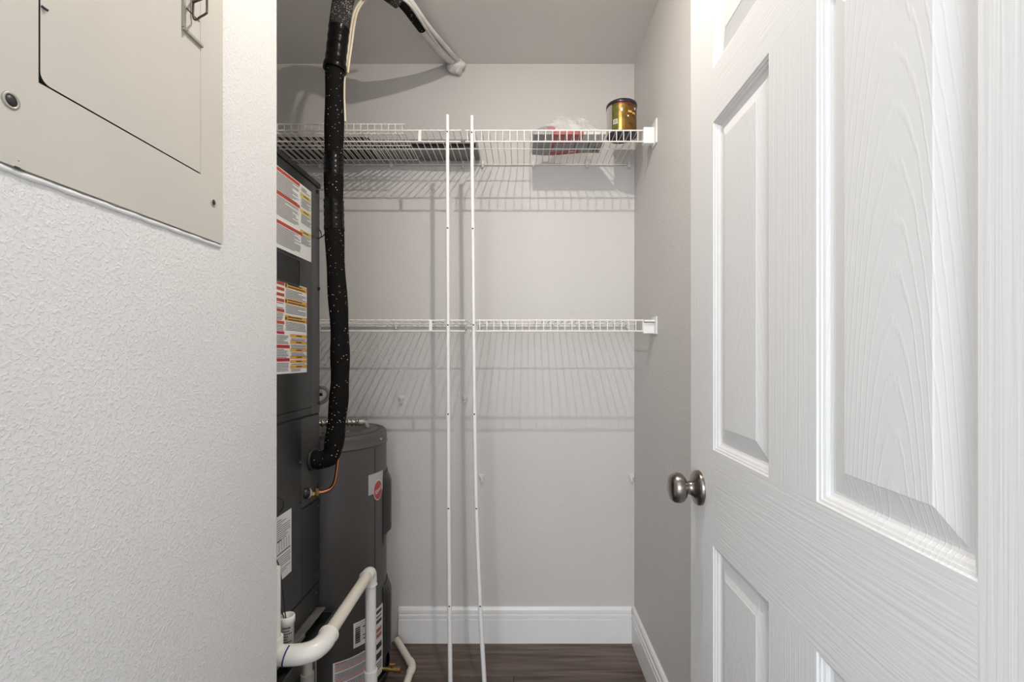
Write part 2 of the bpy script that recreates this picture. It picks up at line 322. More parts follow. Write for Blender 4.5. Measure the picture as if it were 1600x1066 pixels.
# moulded panel: stepped ovolo down to a channel, then a bevel back up to the field
pp = [(0, 0), (0.0015, 0.0022), (0.0045, 0.0030), (0.0052, 0.0048), (0.0085, 0.0062), (0.0115, 0.0098), (0.0150, 0.0112), (0.0185, 0.0112), (0.0435, 0.0042), (0.0450, 0.0034)]
for (ya, yb) in ((yA0, yA1), (yB0, yB1)):
    for (za, zb) in ((ZR[1], ZR[2]), (ZR[3], ZR[4]), (ZR[5], ZR[6])):
        m_ = MB(); rings = []
        for t, dp in pp: rings.append([Vector((dx(y) + dp, y, z)) for y, z in ((ya + t, za + t), (yb - t, za + t), (yb - t, zb - t), (ya + t, zb - t))])
        vs = [p for r in rings for p in r]; fs = []
        for i in range(len(pp) - 1):
            for j in range(4): fs.append((i * 4 + j, (i + 1) * 4 + j, (i + 1) * 4 + (j + 1) % 4, i * 4 + (j + 1) % 4))
        k = (len(pp) - 1) * 4; fs.append((k + 3, k + 2, k + 1, k))
        m_.add(vs, fs)
        m_.add([(dx(ya) + T - 0.004, ya, za), (dx(yb) + T - 0.004, yb, za), (dx(yb) + T - 0.004, yb, zb), (dx(ya) + T - 0.004, ya, zb)], [(0, 1, 2, 3)])
        zmid = (za + zb) / 2 - (0.08 if zb - za > 0.3 else 0)
        m_.build('panel', 'door_p', door, origin=(dx(ya), (ya + yb) / 2, zmid))
kc = (dx(0.952) - 0.0002, 0.952, 0.941)
MB().lathe([(0.0345, 0), (0.0345, -0.0055), (0.032, -0.0085), (0.024, -0.0105), (0.0165, -0.015), (0.0135, -0.02), (0.0125, -0.027), (0.0145, -0.03), (0.024, -0.0315), (0.0285, -0.036), (0.0302, -0.043), (0.0292, -0.051), (0.025, -0.0575), (0.016, -0.0605), (0.0005, -0.0615)][::-1], kc, 'x', 48).build('knob', 'nickel', door)
MB().lathe([(0.0345, T), (0.03, T + 0.009), (0.013, T + 0.014), (0.0125, T + 0.026), (0.026, T + 0.032), (0.029, T + 0.043), (0.022, T + 0.052), (0.0005, T + 0.055)], kc, 'x', 32).build('knob', 'nickel', door)

# ------------------------------------------------------------------ breaker panel on the left wall
bp_ = thing('breaker_panel', 'beige metal breaker panel cover set in the white left wall', 'breaker panel', (XL, 0.662, 1.4065))
KW = 402.0
def yl(x): return KW / (VX - x)
py0, py1, pz0, pz1 = 0.472, 0.852, 1.4065, 2.05
dy0, dy1, dz0, dz1 = yl(55), 0.7925, 1.512, 1.94
xf = XL + 0.0055
cv = MB()
cv.box(XL, xf, py0, py1, pz0, dz0 - 0.0022); cv.box(XL, xf, py0, py1, dz1 + 0.002, pz1); cv.box(XL, xf, py0, dy0 - 0.002, dz0 - 0.0022, dz1 + 0.002); cv.box(XL, xf, dy1 + 0.0006, py1, dz0 - 0.0022, dz1 + 0.002)
cv.build('cover', 'panel', bp_)
MB().box(XL, XL + 0.001, dy0 - 0.003, dy1 + 0.002, dz0 - 0.003, dz1 + 0.003).build('backing', 'gap', bp_)
rr = 0.011
poly = [(dy1, dz0), (dy1, dz1), (dy0, dz1)] + [(dy0 + rr - rr * math.cos(a), dz0 + rr - rr * math.sin(a)) for a in [i * math.pi / 12 for i in range(7)]]
pm = MB().prism([(XL + 0.0012, y, z) for y, z in poly], (0.0043, 0, 0))
pm.mi = [0, 0] + [1] * len(poly)                            # door edges coloured near-black as the shade of the gap
pd = pm.build('panel_door', ['panel', 'gap'], bp_)
for (x, y, r) in ((8, 157, 0.0062), (328, 317, 0.0048)):
    yy = yl(x); zz = CAMZ + (VY - y) / F * yy
    MB().lathe([(r * 1.45, 0), (r * 1.45, 0.0012), (r * 1.05, 0.0016), (r, 0.0006)], (xf - 0.0002, yy, zz), 'x', 24, caps=False).build('screw_rim', 'latch', bp_)
    s_ = MB().lathe([(r, 0), (r, 0.0009), (r * 0.3, 0.0013), (0.0003, 0.0013)], (xf - 0.0002, yy, zz), 'x', 20).build('screw', 'black', bp_)
# latch pocket frame, bail wire
fy, fz = yl(278), CAMZ + (VY - 42) / F * yl(278)
ly1 = yl(309)
lt = MB().box(xf - 0.0005, xf + 0.004, fy, fy + 0.0045, fz, fz + 0.13).build('latch_frame', 'latch', bp_)
MB().box(xf - 0.0005, xf + 0.0045, fy, ly1, fz - 0.0035, fz + 0.001).build('latch_sill', 'latch', bp_)
MB().box(xf - 0.0002, xf + 0.0006, yl(283), yl(306), fz + 0.0365, fz + 0.0385).build('latch_edge', 'bronze', bp_)
def onx(x, y, X): d = X * F / (x - VX); return P(x, y, d)
MB().tube(spline([onx(303, -30, -0.534), onx(302, 5, -0.534), onx(302, 26, -0.534), onx(306, 31, -0.531), onx(313, 26.5, -0.518), onx(322, 21, -0.504), onx(323.5, 15, -0.503), onx(323, -20, -0.503)], 6), 0.0017, 8).build('bail_wire', 'bronze', bp_)
MB().tube([onx(302, 3, -0.534), onx(315, -2, -0.51)], 0.0022, 8).build('bail_wire', 'bronze', bp_)
MB().tube([(xf, dy0 + 0.001, 1.205 + 549 / F * dy0), (xf + 0.003, dy0 + 0.006, 1.205 + 546 / F * dy0)], 0.0016, 6).build('hinge_pin', 'black', bp_)
cb = [Vector((XL + 0.001, py0 + (py1 - py0) * i / 24, pz0 - 0.0042 + 0.0004 * math.sin(i * 1.7))) for i in range(25)]
MB().tube(cb, [0.0034 + 0.0005 * math.sin(i * 2.3) for i in range(25)], 8).build('caulk_bead', 'caulk', bp_)
for (x, y, a, b) in ((14, 262, 0.006, 0.0022), (24, 266, 0.004, 0.0012), (20, 252, 0.001, 0.001)):
    yy = yl(x); zz = CAMZ + (VY - y) / F * yy
    MB().box(xf - 0.0003, xf + 0.0003, yy, yy + a, zz, zz + b).build('paint_chip', 'inkd', bp_)

# ------------------------------------------------------------------ wire shelves
YF = 1.695
def wire_mesh(lip, drop, yf=YF, yb=1.992, r=0.0014):
    if lip: return [(0, yb, 0), (0, yf + 0.004, 0), (0, yf - 0.0005, -0.003), (0, yf - 0.0005, -drop)]
    return [(0, yb, 0), (0, yf - 0.001, 0)]
def shelf(label, x0, x1, z, drop, lip, tabs, clips, group, bracket=False):
    t = thing('wire_shelf', label, 'shelf', ((x0 + x1) / 2, 1.99, z), group)
    rr_ = 0.0028
    for (y, zz, r) in ((YF, z, rr_), (YF, z - drop, rr_), (1.838, z - 0.0035, 0.0022), (1.9915, z - 0.002, 0.0026)):
        MB().tube([(x0, y, zz), (x1, y, zz)], r, 8).build('rod', 'wire', t)
    n = int((x1 - x0 - 0.006) / 0.0254); first = None
    for i in range(n + 1):
        x = x1 - 0.004 - i * 0.0254 if not lip else x0 + 0.008 + i * 0.0254
        if first is None:
            first = MB().tube([(x + a, b, z + 0.003 + c) for a, b, c in wire_mesh(lip, drop)], 0.0017, 6).build('deck_wire', 'wire', t, origin=(x, YF, z)); fx = x
        else: copy_part(first, t, (x - fx, 0, 0))
    for x in tabs: MB().box(x - 0.0055, x + 0.0055, YF - 0.0035, YF - 0.0015, z - drop, z).build('lip_tab', 'wire', t, bevel=0.0008)
    for x in clips:
        c = MB(); c.box(x - 0.005, x + 0.005, 1.986, 2.0, z - 0.002, z + 0.012); c.box(x - 0.004, x + 0.004, 1.984, 1.996, z - 0.016, z - 0.003); c.tube([(x, 1.984, z - 0.01), (x, 1.98, z - 0.012)], 0.004, 8)
        c.build('wall_clip', 'anchor', t, bevel=0.001)
    if bracket:
        b = MB(); b.box(x1 - 0.006, XR - 0.003, YF - 0.008, YF + 0.016, z - drop - 0.009, z + (0.009 if bracket == 1 else -0.008))
        o = b.build('end_bracket', 'bracket', t, bevel=0.0015)
        MB().box(XR - 0.0045, XR, YF - 0.035, YF + 0.02, z - drop - (0.018 if bracket == 1 else 0.012), z + (0.028 if bracket == 1 else 0.012)).build('wall_plate', 'bracket', o, bevel=0.001)
        if bracket == 2: MB().box(x1 - 0.006, XR - 0.004, YF - 0.02, YF + 0.012, z - 0.006, z + 0.001).build('bracket_tongue', 'bracket', o, bevel=0.001)
    return t
ZU = P(0, 204, YF).z - 0.0; ZL = P(0, 500.8, YF).z; DU, DL = 0.0395, 0.0385
def xw(x, d=1.99): return (x - VX) / F * d
shelf('white upper wire shelf, left section, carrying the loose shelf piece', AX + 0.005, xw(720, YF), ZU, DU, False, [xw(656, YF)], [xw(611), xw(731) - 0.02, -0.85], 'wire shelf sections')
shelf('white upper wire shelf, right section, carrying the can and bag', xw(727, YF), 0.4405, ZU, DU, True, [], [xw(754), xw(833), xw(917), xw(983)], 'wire shelf sections', 1)
shelf('white lower wire shelf, left section, behind the black pipe', AX + 0.005, xw(727, YF), ZL, DL, False, [xw(673, YF)], [xw(619), xw(728), -0.85], 'wire shelf sections')
shelf('white lower wire shelf, right section, empty, ending at the side wall', xw(735, YF), 0.4405, ZL, DL, True, [], [xw(750), xw(925), xw(980)], 'wire shelf sections', 2)
# loose piece of shelf lying upside down on the deck
zl = ZU + 0.0075; lx1 = xw(632, 1.735)
t = thing('shelf_offcut', 'loose white wire shelf piece lying lip-up on the upper shelf', 'shelf', (-0.8, 1.86, zl))
for (y, z_, r) in ((1.735, zl, 0.0026), (1.735, zl + 0.0345, 0.0026), (1.84, zl + 0.003, 0.0022), (1.965, zl, 0.0024)):
    MB().tube([(AX + 0.03, y, z_), (lx1, y, z_)], r, 8).build('rod', 'wire', t)
first = None
for i in range(int((lx1 - AX - 0.04) / 0.0254) + 1):
    x = lx1 - 0.008 - i * 0.0254
    if first is None: first = MB().tube([(x, 1.97, zl), (x, 1.739, zl), (x, 1.7335, zl + 0.004), (x, 1.7335, zl + 0.036)], 0.0017, 6).build('deck_wire', 'wire', t, origin=(x, 1.735, zl)); fx = x
    else: copy_part(first, t, (x - fx, 0, 0))
# long grey metal box lying along the back of the deck, its right end past the poles
gx0, gx1 = -0.60, xw(747, 1.9); zg = ZU + 0.0135
t = thing('metal_channel', 'long grey metal channel with a dark slot on the upper shelf behind the poles', 'metal channel', ((gx0 + gx1) / 2, 1.93, zg))
MB().box(gx0, gx1 - 0.012, 1.893, 1.903, zg + 0.029, zg + 0.046).build('front_strip', 'browngrey', t, bevel=0.002)
MB().box(gx0, gx1 - 0.008, 1.904, 1.985, zg + 0.004, zg + 0.044).build('core', 'gap', t, bevel=0.002)
n = 24; rows = []
for i in range(n + 1):
    x = gx0 + (gx1 - gx0) * i / n; yf_ = 1.898 - 0.022 * (i / n) ** 1.5
    rows.append([(x, yf_, zg + 0.006), (x, yf_, zg + 0.001), (x, yf_ + 0.004, zg - 0.001), (x, 1.95, zg - 0.001), (x, 1.984, zg - 0.001), (x, 1.987, zg + 0.03), (x, 1.985, zg + 0.03), (x, 1.98, zg + 0.003), (x, yf_ + 0.004, zg + 0.004)])
k = len(rows[0])
MB().add([p for r in rows for p in r], [(i * k + j, i * k + (j + 1) % k, (i + 1) * k + (j + 1) % k, (i + 1) * k + j) for i in range(n) for j in range(k)] + [tuple(range(k - 1, -1, -1)), tuple(n * k + j for j in range(k))]).build('bottom_plate', 'greymetal', t)
MB().box(gx1 - 0.012, gx1, 1.9, 1.984, zg, zg + 0.04).build('end_cap', 'greymetal', t, bevel=0.006)
bx = MB(); bx.box(-1.22, gx0 - 0.004, 1.872, 1.985, zl + 0.0062, zl + 0.05); bx.box(-1.2, gx0 - 0.02, 1.885, 1.975, zl + 0.05, zl + 0.058)
tag(bx.build('flat_box', 'darkbox', bevel=0.002), 'long dark brown box at the back of the upper shelf, behind the black pipe', 'box')
# ------------------------------------------------------------------ two support poles leaning on the shelf fronts
def pole(name, label, pts, joints, holes):
    d = 1.684
    t = thing(name, label, 'pole', P(pts[-1][0], 1086.4, d), 'shelf support poles')
    path = spline([P(x, y, d) for x, y in pts], 10)
    def xat(y):
        for (a, b) in zip(path[:-1], path[1:]):
            ya, yb = VY - (a.z - CAMZ) / d * F, VY - (b.z - CAMZ) / d * F
            if ya - 1e-3 <= y <= yb + 1e-3: return a.lerp(b, (y - ya) / max(1e-6, yb - ya))
        return path[-1]
    cuts = [pts[0][1]] + joints + [1086.2]; rs = [0.0064, 0.0069, 0.0074, 0.0080]
    for i, (a, b) in enumerate(zip(cuts[:-1], cuts[1:])):
        seg = [xat(a + (b - a) * k / 10) for k in range(11)]
        MB().tube(seg, rs[i], 14).build('pole_section', 'polew', t)
    for y in holes:
        p = xat(y); i = sum(1 for j in joints if y > j)
        MB().lathe([(0.0027, 0), (0.0027, -0.0012), (0.0003, -0.0012)], p + Vector((0.0004, -rs[i] + 0.0006, 0)), 'y', 12).build('pin_hole', 'inkd', t)
pole('support_pole', 'straighter white metal support pole, the left one of two', [(699, 180), (699.5, 350), (700, 500), (700.5, 650), (701, 800), (702.3, 950), (704, 1086.4)], [634, 797, 949], [207, 357, 508, 647, 794, 946])
pole('support_pole', 'bowed white metal support pole, the right one of two', [(737, 181), (738.5, 350), (740, 500), (741.5, 650), (744.5, 800), (750.5, 950), (758, 1086.4)], [634, 797, 949], [208, 358, 508, 647, 794, 946])

# ------------------------------------------------------------------ old shelf anchors left in the back wall
for (x, y, lab) in ((628, 624, 'small white plastic wall anchor above the water heater'), (727, 623, 'small white plastic wall anchor between the two poles'),
                    (753, 746, 'small white plastic wall anchor just right of the bowed pole'), (986, 746, 'small white plastic wall anchor near the right corner')):
    p = P(x, y, 2.0); a = MB()
    a.box(p.x - 0.007, p.x + 0.007, 1.992, 2.0, p.z - 0.004, p.z + 0.016); a.box(p.x - 0.011, p.x - 0.004, 1.988, 2.0, p.z + 0.006, p.z + 0.016); a.box(p.x + 0.003, p.x + 0.011, 1.985, 2.0, p.z + 0.002, p.z + 0.012)
    a.tube([(p.x, 2.0, p.z - 0.008), (p.x, 1.986, p.z - 0.011)], [0.007, 0.006], 10)
    tag(a.build('wall_anchor', 'anchor', bevel=0.0012), lab, 'wall anchor', 'wall anchors')

# ------------------------------------------------------------------ can on the shelf
cx, cy, cz, cr_, ch = 0.371, 1.758, ZU + 0.005, 0.0545, 0.117
t = thing('coffee_can', 'gold printed tin can with a dark lid on the upper shelf', 'can', (cx, cy, cz))
n = 64; body = MB(); mats = ['tin', 'olive', 'gold', 'brown', 'darkred']
zs = [0, 0.004, 0.02, 0.075, 0.098, ch - 0.012]; 
def can_m(a, zi):                                           # a: degrees, -90 faces the camera
    a = (a + 360) % 360
    if a > 350 or a < 185: 
        return 0 if 150 < a < 185 else 3
    if a < 222: return 0
    if zi >= 4: return 4 if 240 < a < 300 else 1 if a <= 240 else 3
    if a < 250: return 1
    if a < 268: return 2
    return 3
for zi in range(len(zs) - 1):
    for j in range(n):
        a0, a1 = 2 * math.pi * j / n, 2 * math.pi * (j + 1) / n
        body.add([(cx + cr_ * math.cos(a), cy + cr_ * math.sin(a), cz + z) for a, z in ((a0, zs[zi]), (a1, zs[zi]), (a1, zs[zi + 1]), (a0, zs[zi + 1]))], [(0, 1, 2, 3)], can_m(math.degrees((a0 + a1) / 2), zi) if zi else 0)
bo = body.build('can_body', mats, t)
MB().lathe([(0.0005, 0.003), (0.05, 0.003), (0.0515, 0), (0.0545, 0), (0.0552, 0.003), (0.0545, 0.004)], (cx, cy, cz), n=48).build('can_base', 'lid', t)
MB().lathe([(0.0545, ch - 0.014), (0.0562, ch - 0.013), (0.0562, ch - 0.002), (0.054, ch), (0.05, ch - 0.0015), (0.0005, ch - 0.0015)], (cx, cy, cz), n=48, caps=False).build('lid', 'lid', t)
def can_patch(name, a, b, z0, z1, m):
    q = MB(); k = 6
    for i in range(k):
        a0, a1 = math.radians(a + (b - a) * i / k), math.radians(a + (b - a) * (i + 1) / k)
        q.add([(cx + (cr_ + 0.0005) * math.cos(u), cy + (cr_ + 0.0005) * math.sin(u), cz + z) for u, z in ((a0, z0), (a1, z0), (a1, z1), (a0, z1))], [(0, 1, 2, 3)])
    q.build(name, m, bo)
can_patch('barcode_patch', 226, 243, 0.028, 0.045, 'paper')
for i in range(5): can_patch('barcode_line', 228 + i * 2.8, 229.2 + i * 2.8 + (i % 2), 0.030, 0.043, 'inkd')
for (a, b, z0, z1, m) in ((283, 300, 0.066, 0.074, 'yellow'), (302, 318, 0.064, 0.071, 'yellow'), (280, 286, 0.05, 0.056, 'paper'), (312, 322, 0.082, 0.09, 'paper'), (300, 316, 0.077, 0.08, 'crimson'), (290, 306, 0.03, 0.036, 'gold'), (254, 262, 0.07, 0.082, 'paper')):
    can_patch('printed_mark', a, b, z0, z1, m)

# ------------------------------------------------------------------ plastic-wrapped packet on the shelf
bx0, bx1, by0, by1, bz = xw(832, 1.86), xw(938, 1.86), 1.735, 1.905, ZU + 0.005
t = thing('wrapped_packet', 'grey and red printed packet in clear plastic on the upper shelf', 'packet', ((bx0 + bx1) / 2, (by0 + by1) / 2, bz))
nx, ny = 26, 14; q = MB()
def pk(u, v, top):
    x = bx0 + (bx1 - bx0) * u; wob = 0.012 * math.sin(u * 5.0 + 0.4)
    y = by0 + (by1 - by0 + wob) * v
    e = (1 - (2 * u - 1) ** 6) * (1 - (2 * v - 1) ** 4)
    return (x, y, bz + (0.012 + (0.034 + 0.012 * math.sin(u * 6 + 1)) * e if top else 0.0))
for top in (0, 1):
    for i in range(nx):
        for j in range(ny):
            us, vs_ = ((i / nx, (i + 1) / nx), (j / ny, (j + 1) / ny))
            u = (i + 0.5) / nx; v = (j + 0.5) / ny
            mi = 0
            if 0.26 < u < 0.68 and (v < 0.42 or v > 0.8): mi = 1
            elif u > 0.68 and v < 0.3: mi = 2
            if top: mi = 2 if 0.3 < u else 1 if u > 0.2 else 0
            c = [pk(us[0], vs_[0], top), pk(us[1], vs_[0], top), pk(us[1], vs_[1], top), pk(us[0], vs_[1], top)]
            q.add(c, [(0, 1, 2, 3) if top else (3, 2, 1, 0)], mi, False)
for i in range(nx):
    for v in (0, 1):
        a, b = i / nx, (i + 1) / nx; c = [pk(a, v, 0), pk(b, v, 0), pk(b, v, 1), pk(a, v, 1)]
        u = (a + b) / 2; q.add(c, [(0, 1, 2, 3)], 1 if 0.26 < u < 0.68 else 2 if u > 0.68 else 0)
for j in range(ny):
    for u in (0, 1):
        a, b = j / ny, (j + 1) / ny; q.add([pk(u, a, 0), pk(u, b, 0), pk(u, b, 1), pk(u, a, 1)], [(0, 1, 2, 3)], 0)
pb = q.build('packet_body', ['baggrey', 'bagred', 'bagwhite'], t)
for (u0, u1, v0, v1, m) in ((0.80, 0.815, 0.35, 0.75, 'inkd'), (0.9, 0.915, 0.62, 0.92, 'inkd'), (0.93, 0.965, 0.68, 0.9, 'inkd'), (0.6, 0.61, 0.38, 0.75, 'inkd'), (0.28, 0.31, 0.45, 0.62, 'crimson'), (0.1, 0.28, 0.62, 0.66, 'ink'), (0.55, 0.62, 0.84, 0.9, 'paper')):
    c = [pk(u0, v0, 0), pk(u1, v0, 0), pk(u1, v1, 0), pk(u0, v1, 0)]
    MB().add([Vector(p) - Vector((0, 0, 0.0006)) for p in c], [(3, 2, 1, 0)]).build('printed_mark', m, pb)
rn = random.Random(3); q = MB(); nu, nv = 40, 18; g = []
for i in range(nu + 1):
    for j in range(nv + 1):
        u, v = i / nu, j / nv
        x = bx0 - 0.012 + (bx1 - bx0 + 0.015) * u; y = by0 - 0.006 + (by1 - by0 + 0.012) * v
        e = max(0, (1 - (2 * u - 1) ** 4)) * max(0, 1 - (2 * v - 1) ** 4)
        hgt = 0.008 + (0.047 + 0.022 * math.exp(-((u - 0.36) / 0.12) ** 2) + 0.034 * math.exp(-((u - 0.6) / 0.26) ** 2)) * e + 0.005 * math.sin(u * 17 + v * 7) * e + rn.uniform(-0.0016, 0.0016) * e
        g.append((x + rn.uniform(-0.002, 0.002), y, bz + hgt))
q.add(g, [(i * (nv + 1) + j, (i + 1) * (nv + 1) + j, (i + 1) * (nv + 1) + j + 1, i * (nv + 1) + j + 1) for i in range(nu) for j in range(nv)])
q.build('plastic_wrap', 'film', t)

# ================================================================== AIR HANDLER
AFX = -0.66; AY0, AY1, AZ0, AZ1 = 1.095, 1.55, 0.40, 1.765
def ya(x): return AFX * F / (x - VX)
def za(x, y): return CAMZ + (VY - y) / F * ya(x)
ah = thing('air_handler', 'tall charcoal metal air handler with warning labels beside the white wall', 'air handler', (-0.93, 1.32, AZ0))
MB().box(-1.22, AFX - 0.004, AY0, AY1, AZ0, AZ1).build('cabinet', 'ahu', ah, bevel=0.004)
MB().box(-1.222, AFX + 0.002, AY0 - 0.002, AY1 + 0.003, AZ1 - 0.012, AZ1 + 0.004).build('top_cap', 'black', ah, bevel=0.002)
up = MB().box(AFX - 0.004, AFX, AY0 + 0.004, 1.488, 1.046, AZ1 - 0.016).build('blower_door', 'ahu', ah, bevel=0.0015)
MB().box(AFX - 0.004, AFX - 0.0005, 1.4895, AY1 - 0.001, 1.022, AZ1 - 0.016).build('corner_post', 'ahu2', ah, bevel=0.001)
MB().box(AFX - 0.004, AFX - 0.001, AY0 + 0.004, 1.488, 1.023, 1.044).build('sill_strip', 'ahu', ah, bevel=0.001)
cp = MB().box(AFX - 0.004, AFX, AY0 + 0.004, 1.4215, 0.476, 1.0165).build('coil_door', 'ahu', ah, bevel=0.0015)
MB().box(AFX - 0.004, AFX, 1.4235, AY1 - 0.002, 0.476, 0.742).build('coil_door_side', 'ahu', ah, bevel=0.0012)
lp = MB().box(AFX - 0.004, AFX - 0.001, 1.4235, AY1 - 0.002, 0.748, 1.0165).build('line_plate', 'ahu2', ah, bevel=0.001)
MB().box(AFX - 0.004, AFX - 0.001, AY0 + 0.004, AY1 - 0.002, AZ0 + 0.002, 0.468).build('filter_door', 'ahu', ah, bevel=0.001)
for z0_, z1_ in ((1.0168, 1.0222), (0.4683, 0.4758), (0.7422, 0.7478)):
    MB().box(AFX - 0.0042, AFX - 0.003, AY0 + 0.004 if z1_ != 0.7478 else 1.4235, AY1 - 0.002, z0_, z1_).build('seam_shade', 'gap', ah)  # dark strips added as the shade in the joints between cabinet panels
# finger pull: rounded rim with a sunken pocket
hy1, hz0, hz1, hr = 1.4116, 1.412, 1.489, 0.016
pts = [(AFX + 0.0008, AY0 + 0.06, hz1)] + [(AFX + 0.0008, hy1 - hr + hr * math.sin(a), hz1 - hr + hr * math.cos(a)) for a in [i * math.pi / 12 for i in range(7)]] + [(AFX + 0.0008, hy1 - hr + hr * math.cos(a), hz0 + hr - hr * math.sin(a)) for a in [i * math.pi / 12 for i in range(7)]] + [(AFX + 0.0008, AY0 + 0.06, hz0)]
hp = MB().prism([(AFX - 0.0005, p[1], p[2]) for p in pts], (0.0012, 0, 0)).build('finger_pull', 'black', ah)
MB().tube(pts, 0.002, 8).build('pull_rim', 'ahu2', hp)
for (x, y) in ((495.8, 300), (498, 451), (498, 629.6), (497, 759.5), (497, 791), (469, 784), (469, 723), (495.5, 899), (494.7, 927)):
    yy, zz = ya(x), za(x, y)
    MB().lathe([(0.0058, 0), (0.0056, 0.003), (0.0035, 0.0048), (0.0003, 0.005)], (AFX - 0.001, min(yy, AY1 - 0.007), zz), 'x', 10).build('screw', 'black', ah)
# labels: paper sheet with printed blocks and lines of type
def flat(o, x, y0, y1, z0, z1, mi): o.add([(x, y0, z0), (x, y1, z0), (x, y1, z1), (x, y0, z1)], [(0, 1, 2, 3)], mi)
PM = ['ink', 'red', 'crimson', 'orange', 'yellow', 'inkd', 'pinkink', 'paper']
rt = random.Random(11)
def lines(o, x, y0, y1, z0, z1, pitch=0.0042, mi=0, th=0.0021):
    z = z1 - pitch
    while z > z0:
        flat(o, x, y0 + 0.002, y0 + (y1 - y0) * rt.choice([0.97, 0.95, 0.6, 0.98, 0.8, 0.9]), z, z + th, mi); z -= pitch
xs1, xs2 = AFX + 0.0006, AFX + 0.0010
def sheet(name, y0, y1, z0, z1, parent): 
    return MB().box(AFX - 0.0005, xs1, y0, y1, z0, z1).build(name, 'paper', parent)
s1 = sheet('warning_label', 1.19, 1.4845, 1.500, 1.7205, up); o = MB()
for zb, a, b in ((1.7085, 1.195, 1.4075), (1.6440, 1.195, 1.4075), (1.5660, 1.195, 1.4237)):
    flat(o, xs2, a, b, zb, zb + 0.0095, 1); lines(o, xs2, 1.195, b - 0.004, zb - 0.058, zb - 0.001)
for zb in (1.684, 1.636, 1.574):
    flat(o, xs2, 1.411, 1.481, zb, zb + 0.011, 4); flat(o, xs2 + 0.0002, 1.43, 1.465, zb + 0.004, zb + 0.007, 5); lines(o, xs2, 1.414, 1.482, zb - 0.034, zb - 0.001)
lines(o, xs2, 1.414, 1.478, 1.699, 1.714); o.build('print', PM, s1)
s2 = sheet('warning_label', 1.19, 1.4536, 1.1565, 1.415, up); o = MB()
for z0, z1 in ((1.397, 1.413), (1.353, 1.369), (1.305, 1.321)):
    flat(o, xs2, 1.319, 1.4525, z0, z1, 3); flat(o, xs2 + 0.0002, 1.335, 1.42, z0 + 0.010, z0 + 0.013, 5); flat(o, xs2 + 0.0002, 1.335, 1.442, z0 + 0.003, z0 + 0.006, 5)
    flat(o, xs2 + 0.0002, 1.321, 1.329, z0 + 0.003, z0 + 0.011, 5); lines(o, xs2, 1.321, 1.45, z0 - 0.027, z0 - 0.001)
for z in (1.2645, 1.2455, 1.223, 1.202, 1.190, 1.1746): flat(o, xs2, 1.349, 1.4525, z - 0.0045, z + 0.0045, 3); flat(o, xs2 + 0.0002, 1.385, 1.42, z - 0.0012, z + 0.0016, 5)
for z0, z1 in ((1.250, 1.259), (1.228, 1.240), (1.207, 1.218), (1.179, 1.185), (1.160, 1.170)): lines(o, xs2, 1.352, 1.45, z0 - 0.002, z1)
for z in (1.405, 1.39, 1.3745, 1.359, 1.331, 1.298): flat(o, xs2, 1.195, 1.3155, z - 0.0042, z + 0.0042, 1)
flat(o, xs2, 1.195, 1.3155, 1.2665, 1.274, 2)
for z in (1.2323, 1.1954): flat(o, xs2, 1.195, 1.346, z - 0.0046, z + 0.0046, 2)
for z0, z1 in ((1.336, 1.354), (1.303, 1.326), (1.276, 1.293), (1.238, 1.265), (1.201, 1.227), (1.160, 1.189)): lines(o, xs2, 1.197, 1.313 if z0 > 1.27 else 1.343, z0, z1)
o.build('print', PM, s2)
s3 = sheet('rating_label', 1.22, 1.357, 0.590, 0.770, cp); o = MB()
lines(o, xs2, 1.224, 1.353, 0.70, 0.762, 0.006); flat(o, xs2, 1.26, 1.30, 0.70, 0.704, 5); flat(o, xs2, 1.23, 1.35, 0.664, 0.668, 0)
for i in range(9): flat(o, xs2, 1.232 + i * 0.0135, 1.2345 + i * 0.0135, 0.672, 0.70, 0)
lines(o, xs2, 1.224, 1.353, 0.597, 0.66, 0.006); o.build('print', PM, s3)
# grommets on the line plate
gp = P(487.5, 718, ya(487.5)); gl = P(478, 771, ya(478))
MB().lathe([(0.034, -0.001), (0.036, 0.002), (0.034, 0.006), (0.03, 0.008)], (AFX, gp.y, gp.z), 'x', 28).build('grommet', 'black', lp)
MB().lathe([(0.016, -0.001), (0.016, 0.005), (0.009, 0.009), (0.007, 0.012)], (AFX, gl.y, gl.z), 'x', 24).build('grommet', 'black', lp)
MB().tube(spline([P(487, 368, ya(487)), P(494, 371.5, 1.53), P(499, 372, 1.53), P(504, 369.5, 1.52), P(509, 364, 1.51)], 6), 0.0016, 6).build('sensor_wire', 'black', ah)
MB().tube(spline([P(498.5, 373, 1.53), P(502, 369, 1.53), P(501, 362, 1.53), P(499, 359, 1.55)], 6), 0.0016, 6).build('sensor_wire', 'black', ah)
MB().tube(spline([P(428, 776, 1.27), P(440, 780, 1.275), P(443, 789, 1.275), P(438, 800, 1.275), P(428, 806, 1.26)], 6), 0.0018, 6).build('sensor_wire', 'black', ah)
MB().tube(spline([P(494, 607, 1.575), P(505, 606, 1.575), P(512, 611, 1.575), P(513, 620, 1.575), P(506, 628, 1.575), P(494, 631, 1.575)], 6), 0.0062, 10).build('conduit_elbow', 'pvcg', ah)
MB().tube([P(494, 617, 1.57), P(505, 616, 1.57)], 0.006, 10).build('conduit_nut', 'steel', ah)
